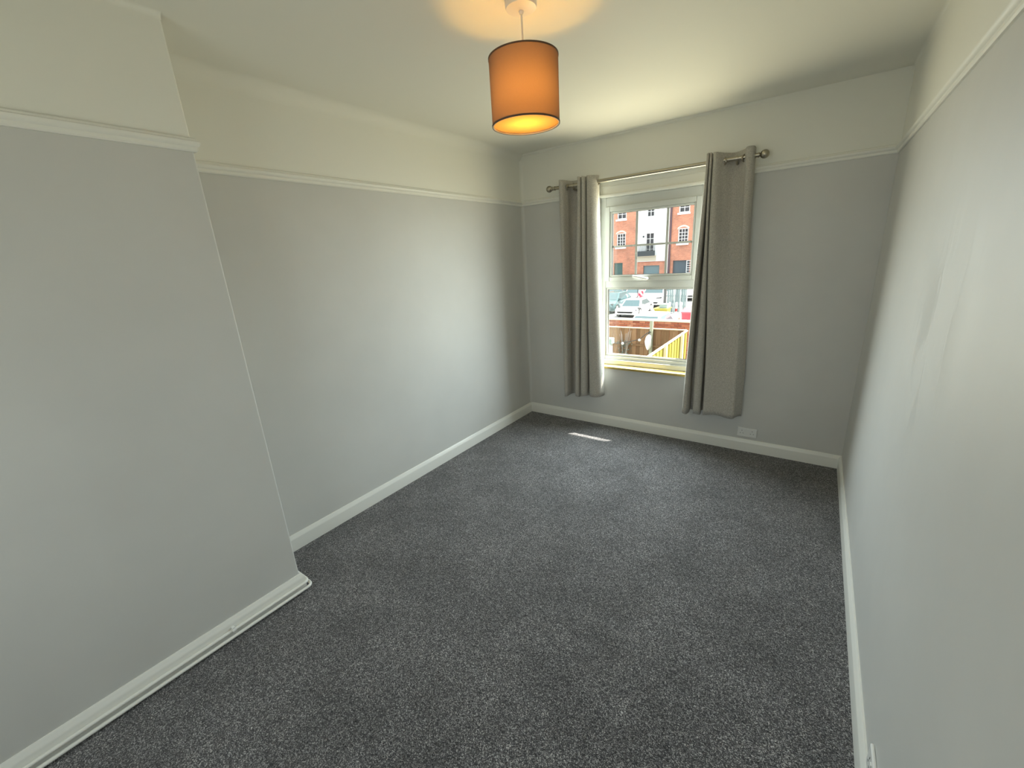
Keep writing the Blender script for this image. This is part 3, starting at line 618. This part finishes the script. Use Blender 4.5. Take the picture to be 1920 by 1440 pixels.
st = thing('string_light', 'string of white globe lights strung across to the fence post', 'string light', (-2.7, 10.3, -1.5))
x = MB(); cp = [(-3.26, 10.32, -1.48), (-3.12, 10.34, -1.50), (-2.93, 10.36, -1.47), (-2.68, 10.40, -1.42), (-2.36, 10.46, -1.33), (-2.20, 10.56, -1.17), (-2.11, 10.72, -1.10)]
x.tube(cp, 0.012, 6); loc(x.build('wire', 'dark_iron', st), st)
for c in ((-2.93, 10.36, -1.50), (-2.37, 10.46, -1.36)): loc(sphere(c, 0.05, 12).build('globe', 'white_paint', st, smooth=True), st)
cb = thing('cloth_bundle', 'white cloth bundle hung on the fence post', 'cloth', (-2.13, 10.62, -1.5))
x = MB(); x.rings([[(-2.13+(0.02 if i > 3 else 0)+w*math.cos(t)*(1+0.2*math.sin(3*t+i)), 10.64+0.05*math.sin(t), z) for t in [2*PI*k/12 for k in range(12)]] for i, (z, w) in enumerate(((-1.72, 0.03), (-1.66, 0.07), (-1.55, 0.10), (-1.42, 0.11), (-1.32, 0.10), (-1.24, 0.07), (-1.19, 0.02)))]); loc(x.build('cloth', 'white_paint', cb, smooth=True), cb)
x = MB(); x.tube([(-2.14, 10.64, -1.2), (-2.10, 10.68, -1.1), (-2.07, 10.71, -1.12)], 0.012, 6); loc(x.build('tie', 'dark_iron', cb), cb)

# parked cars
M['car_glass'] = mat('car_glass', (0.06, 0.10, 0.11), 0.05, 0.7); M['tyre'] = mat('tyre', (0.02, 0.02, 0.02), 0.8)
M['lamp_lens'] = mat('lamp_lens', (0.07, 0.07, 0.08), 0.25); M['grille'] = mat('dark_grille', (0.03, 0.03, 0.035), 0.5)
def paint(name, c): m = mat(name, c, 0.25, 0.5); m.node_tree.nodes['Principled BSDF'].inputs['Coat Weight'].default_value = 0.5; return m
def car(label, loc_, rz, pm, Lc=4.3, Wc=1.74, H=1.45, belt=0.92, hood=0.90, cab=(1.0, 1.8, 3.3, 4.0), group='parked cars beyond the garden wall'):
    e = thing('car', label, 'car', loc_, rz, group); hw = Wc/2
    st_ = [(0.0, 0.78, 0.30, 0.62), (0.06, 0.88, 0.24, 0.70), (0.25, 0.97, 0.20, hood*0.86), (cab[0], 1.0, 0.20, hood), (cab[1], 1.0, 0.20, belt), (cab[2], 1.0, 0.20, belt+0.03), (Lc-0.25, 0.97, 0.22, belt+0.04), (Lc-0.05, 0.9, 0.28, belt-0.02), (Lc, 0.8, 0.36, belt-0.15)]
    rings = []
    for y, wf, z0, z1 in st_:
        w = hw*wf; h = z1-z0
        prof = [(-w*0.94, z0), (w*0.94, z0), (w, z0+h*0.2), (w, z0+h*0.62), (w*0.95, z0+h*0.88), (w*0.80, z1), (0, z1+0.02), (-w*0.80, z1), (-w*0.95, z0+h*0.88), (-w, z0+h*0.62), (-w, z0+h*0.2)]
        rings.append([(px, y, pz) for px, pz in prof])
    x = MB(); x.rings(rings); x.build('body', pm, e, smooth=True)
    a0, a1, a2, a3 = cab; wb_, wt_ = hw*0.93, hw*0.72; zb = min(hood, belt)-0.03
    q = [(-wb_, a0, zb), (wb_, a0, zb), (wb_, a3, zb+0.03), (-wb_, a3, zb+0.03), (-wt_, a1, H-0.03), (wt_, a1, H-0.03), (wt_, a2, H-0.03), (-wt_, a2, H-0.03), (-wt_*0.8, a1+0.2, H), (wt_*0.8, a1+0.2, H), (wt_*0.8, a2-0.2, H), (-wt_*0.8, a2-0.2, H)]
    x = MB(); x.add(q, [(0,1,5,4),(1,2,6,5),(2,3,7,6),(3,0,4,7),(4,5,9,8),(5,6,10,9),(6,7,11,10),(7,4,8,11),(8,9,10,11),(3,2,1,0)]); x.build('cabin', pm, e, smooth=False, bevel=0.04)
    def pane(name, i, lo, hi, si, pr=0.012):
        A, B, C_, D = [Vector(q[j]) for j in i]; n = (B-A).cross(D-A).normalized()
        P = lambda u, v_: A.lerp(B, u).lerp(D.lerp(C_, u), v_)
        fr = [P(si, lo), P(1-si, lo), P(1-si, hi), P(si, hi)]; cen = (Vector(q[0])+Vector(q[6]))/2
        if n.dot(A-cen) < 0: n = -n
        x = MB(); x.add([p-n*0.02 for p in fr]+[p+n*pr for p in fr], [(0,1,2,3),(4,5,6,7),(0,1,5,4),(1,2,6,5),(2,3,7,6),(3,0,4,7)]); x.build(name, 'car_glass', e)
    pane('windscreen', (0, 1, 5, 4), 0.14, 0.95, 0.07); pane('rear_window', (2, 3, 7, 6), 0.25, 0.92, 0.08)
    pane('side_window', (1, 2, 6, 5), 0.22, 0.92, 0.10); pane('side_window', (3, 0, 4, 7), 0.22, 0.92, 0.10)
    for s in (-1, 1):
        for y in (0.82, Lc-0.85):
            x = MB(); cx = s*(hw-0.10); x.lathe([(0.31, -0.1), (0.33, -0.07), (0.33, 0.07), (0.31, 0.1)], (cx, y, 0.33), 'x', 20); wo = x.build('wheel', 'tyre', e, smooth=True)
            x = MB(); x.lathe([(0.21, 0.095), (0.19, 0.115)] if s > 0 else [(0.19, -0.115), (0.21, -0.095)], (cx, y, 0.33), 'x', 16); x.build('hub_cap', 'pipe_grey', wo)
        x = MB(); zz = hood*0.72; x.rings([[(s*(hw*0.50), 0.055, zz), (s*hw*0.50, 0.055, zz+0.05), (s*hw*0.5, 0.2, zz+0.06), (s*hw*0.5, 0.2, zz)], [(s*hw*0.93, 0.12, zz+0.02), (s*hw*0.93, 0.12, zz+0.13), (s*hw*0.93, 0.25, zz+0.13), (s*hw*0.93, 0.25, zz+0.02)]]); x.build('headlight', 'lamp_lens', e)
        x = MB(); x.box((s*hw*0.96-0.09, a0+0.25, belt+0.0), (s*hw*0.96+0.13, a0+0.36, belt+0.13)); x.build('door_mirror', pm, e, bevel=0.02)
    x = MB(); x.rings([[(-hw*0.62, yy_, 0.36), (hw*0.62, yy_, 0.36), (hw*0.72, yy_, 0.46), (-hw*0.72, yy_, 0.46)] for yy_ in (0.0, 0.2)]); x.build('grille', 'grille', e)
    box1((-0.26, -0.012, 0.48), (0.26, 0.03, 0.59)).build('number_plate', 'white_paint', e)
    return e
WH = paint('white_car_paint', (0.80, 0.80, 0.79))
car('low white car facing the brick wall, left of the yellow skip', (-8.02, 24.0, G), 0, WH, 4.0, 1.60, 1.13, 0.70, 0.66, (1.0, 1.6, 2.8, 3.6))
car('tall white van with a dark grille behind the low white car', (-8.14, 29.6, G), 0, paint('white_van_paint', (0.80, 0.80, 0.78)), 4.7, 1.90, 1.62, 1.05, 1.02, (0.8, 1.5, 4.0, 4.5))
car('pale pink car parked just left of the tall white van', (-10.18, 30.5, G), 0, paint('pink_car_paint', (0.75, 0.45, 0.45)), 4.2, 1.72, 1.45, 0.95, 0.92)
car('dark grey car parked left of the pink car', (-12.1, 31.0, G), 0.0, paint('grey_car_paint', (0.10, 0.11, 0.12)), 4.2, 1.75, 1.50, 0.98, 0.95)
car('dull teal car parked in front of the dark grey car', (-10.35, 25.6, G), 0.0, paint('teal_car_paint', (0.06, 0.12, 0.13)), 4.2, 1.70, 1.42)
car('white car close behind the brick wall, only its roof showing', (-3.92, 14.2, G), 0, WH, 4.1, 1.66, 1.48)
car('white van standing beyond the right end of the grey gate', (-6.3, 34.5, G), 0, WH, 4.6, 1.9, 1.9, 1.15, 1.12, (0.9, 1.5, 4.0, 4.5))
tp = thing('covered_pile', 'cream sheet thrown over a pile beside the red bin', 'pile', (-3.55, 19.4, G))
x = MB(); n = 20
x.rings([[(-3.55+0.46*w*math.cos(t)*(1+0.06*math.sin(5*t)), 19.4+0.5*w*math.sin(t), G+z+0.02*math.sin(4*t+z*6)) for t in [2*PI*k/n for k in range(n)]] for z, w in ((0.02, 1.08), (0.4, 1.03), (0.75, 0.98), (0.93, 0.86), (1.03, 0.6), (1.07, 0.25), (1.08, 0.02))])
loc(x.build('sheet', mat('cream_sheet', (0.76, 0.74, 0.58), 0.8), tp, smooth=True), tp)

# skip, gate, bollards, bin, banner
sk = thing('skip', 'yellow metal skip beside the grey gate', 'skip', (-5.75, 25.0, G))
x = MB(); x.rings([[(-6.08, 24.9, G+0.02), (-5.50, 24.9, G+0.02), (-5.50, 25.5, G+0.02), (-6.08, 25.5, G+0.02)], [(-6.28, 24.7, G+0.60), (-5.42, 24.7, G+0.60), (-5.42, 25.7, G+0.60), (-6.28, 25.7, G+0.60)]]); loc(x.build('tub', mat('yellow_skip_paint', (0.38, 0.32, 0.04), 0.5), sk), sk)
loc(box1((-6.31, 24.66, G+0.57), (-5.39, 25.74, G+0.62)).build('rim', 'yellow_skip' if 'yellow_skip' in M else mat('yellow_rim', (0.38, 0.33, 0.06), 0.5), sk), sk)
bx = thing('crate', 'grey-green crate lying on the yellow skip', 'crate', (-5.75, 25.0, G+0.62))
loc(box1((-5.98, 24.9, G+0.62), (-5.48, 25.4, G+0.86)).build('box', mat('grey_green_crate', (0.28, 0.36, 0.36), 0.6), bx, bevel=0.02), bx); loc(box1((-6.01, 24.87, G+0.85), (-5.45, 25.43, G+0.90)).build('lid', mat('crate_lid', (0.40, 0.46, 0.46), 0.6), bx, bevel=0.01), bx)
gt = thing('gate', 'tall grey steel gate with upright bars beyond the bollards', 'gate', (-5.6, 27.2, G))
M['gate_grey'] = mat('gate_grey', (0.22, 0.29, 0.30), 0.5); M['gate_pale'] = mat('gate_pale', (0.50, 0.57, 0.57), 0.5)
loc(box1((-6.36, 27.1, G), (-6.20, 27.3, G+1.85)).build('gate_post', mat('dark_post', (0.10, 0.10, 0.10), 0.6), gt), gt)
for i in range(10):
    xx = -6.12+i*0.135; loc(box1((xx, 27.18+0.015*(i % 2), G+0.06), (xx+0.115, 27.22+0.015*(i % 2), G+1.75)).build('panel', 'gate_grey', gt), gt)
for xx in (-5.62, -5.22, -4.80): loc(box1((xx-0.03, 27.10, G), (xx+0.03, 27.17, G+1.9)).build('upright', 'gate_pale', gt), gt)
for zz in (G+0.5, G+1.2, G+1.7): loc(box1((-6.2, 27.14, zz-0.03), (-4.75, 27.18, zz+0.03)).build('crossbar', 'gate_grey', gt), gt)
M['red_band'] = mat('red_band', (0.40, 0.05, 0.04), 0.5)
for i, (bxx, lab) in enumerate(((-5.74, 'white bollard nearest the yellow skip'), (-5.30, 'white bollard with a red band'), (-5.00, 'white bollard nearest the red bin'))):
    e = thing('bollard', lab, 'bollard', (bxx, 26.5, G), 0, 'bollards in front of the grey gate')
    x = MB(); x.lathe([(0.075, 0), (0.075, 0.80), (0.05, 0.84), (0.01, 0.85)], (0, 0, 0), 'z', 14); x.build('post', 'white_paint', e, smooth=True)
    if i == 1:
        x = MB(); x.lathe([(0.078, 0.22), (0.078, 0.42)], (0, 0, 0), 'z', 14); x.build('band', 'red_band', e, label='red band')
rb = thing('wheelie_bin', 'red wheelie bin standing beside the cream covered pile', 'bin', (-2.80, 19.0, G))
RB_ = mat('red_bin_plastic', (0.50, 0.045, 0.07), 0.45)
bx0, by0 = -2.79, 19.0
x = MB(); x.rings([[(bx0-0.20, by0-0.22, G+0.08), (bx0+0.20, by0-0.22, G+0.08), (bx0+0.20, by0+0.22, G+0.08), (bx0-0.20, by0+0.22, G+0.08)], [(bx0-0.25, by0-0.30, G+1.22), (bx0+0.25, by0-0.30, G+1.22), (bx0+0.25, by0+0.30, G+1.22), (bx0-0.25, by0+0.30, G+1.22)]]); loc(x.build('tub', RB_, rb), rb)
x = MB(); x.rings([[(bx0-0.27, by0-0.34, z0), (bx0+0.27, by0-0.34, z0), (bx0+0.27, by0+0.34, z1), (bx0-0.27, by0+0.34, z1)] for z0, z1 in ((G+1.22, G+1.22), (G+1.28, G+1.42))]); loc(x.build('lid', mat('red_bin_lid', (0.62, 0.10, 0.12), 0.45), rb, bevel=0.01), rb)
for s_ in (-0.21, 0.21):
    x = MB(); x.lathe([(0.1, -0.03), (0.1, 0.03)], (bx0+s_, by0+0.26, G+0.1), 'x', 14); loc(x.build('wheel', 'tyre', rb), rb)
bn = thing('banner', 'red and white banner on a pole between the parked cars', 'banner', (-8.82, 28.8, G))
x = MB(); x.tube([(-8.82, 28.8, G), (-8.82, 28.8, G+1.68)], 0.025, 8); loc(x.build('pole', 'dark_iron', bn), bn)
x = MB(); n = 8
x.rings([[(-8.82+0.12*i/8+0.46*u, 28.8+0.05*math.sin(5*u+i), G+0.72+0.92*i/8) for u in (0, 0.25, 0.5, 0.75, 1)] for i in range(n+1)], closed=False, cap=False)
m = mat('banner_print', (0.7, 0.1, 0.12), 0.7); N, L, b = nodes(m); L.new(ramp(m, noise(m, coord(m), 4.0, 1), [(0.46, (0.62, 0.06, 0.10)), (0.52, (0.78, 0.70, 0.70))]), b.inputs['Base Color'])
o = x.build('flag', m, bn); sd = o.modifiers.new('t', 'SOLIDIFY'); sd.thickness = 0.01; loc(o, bn)
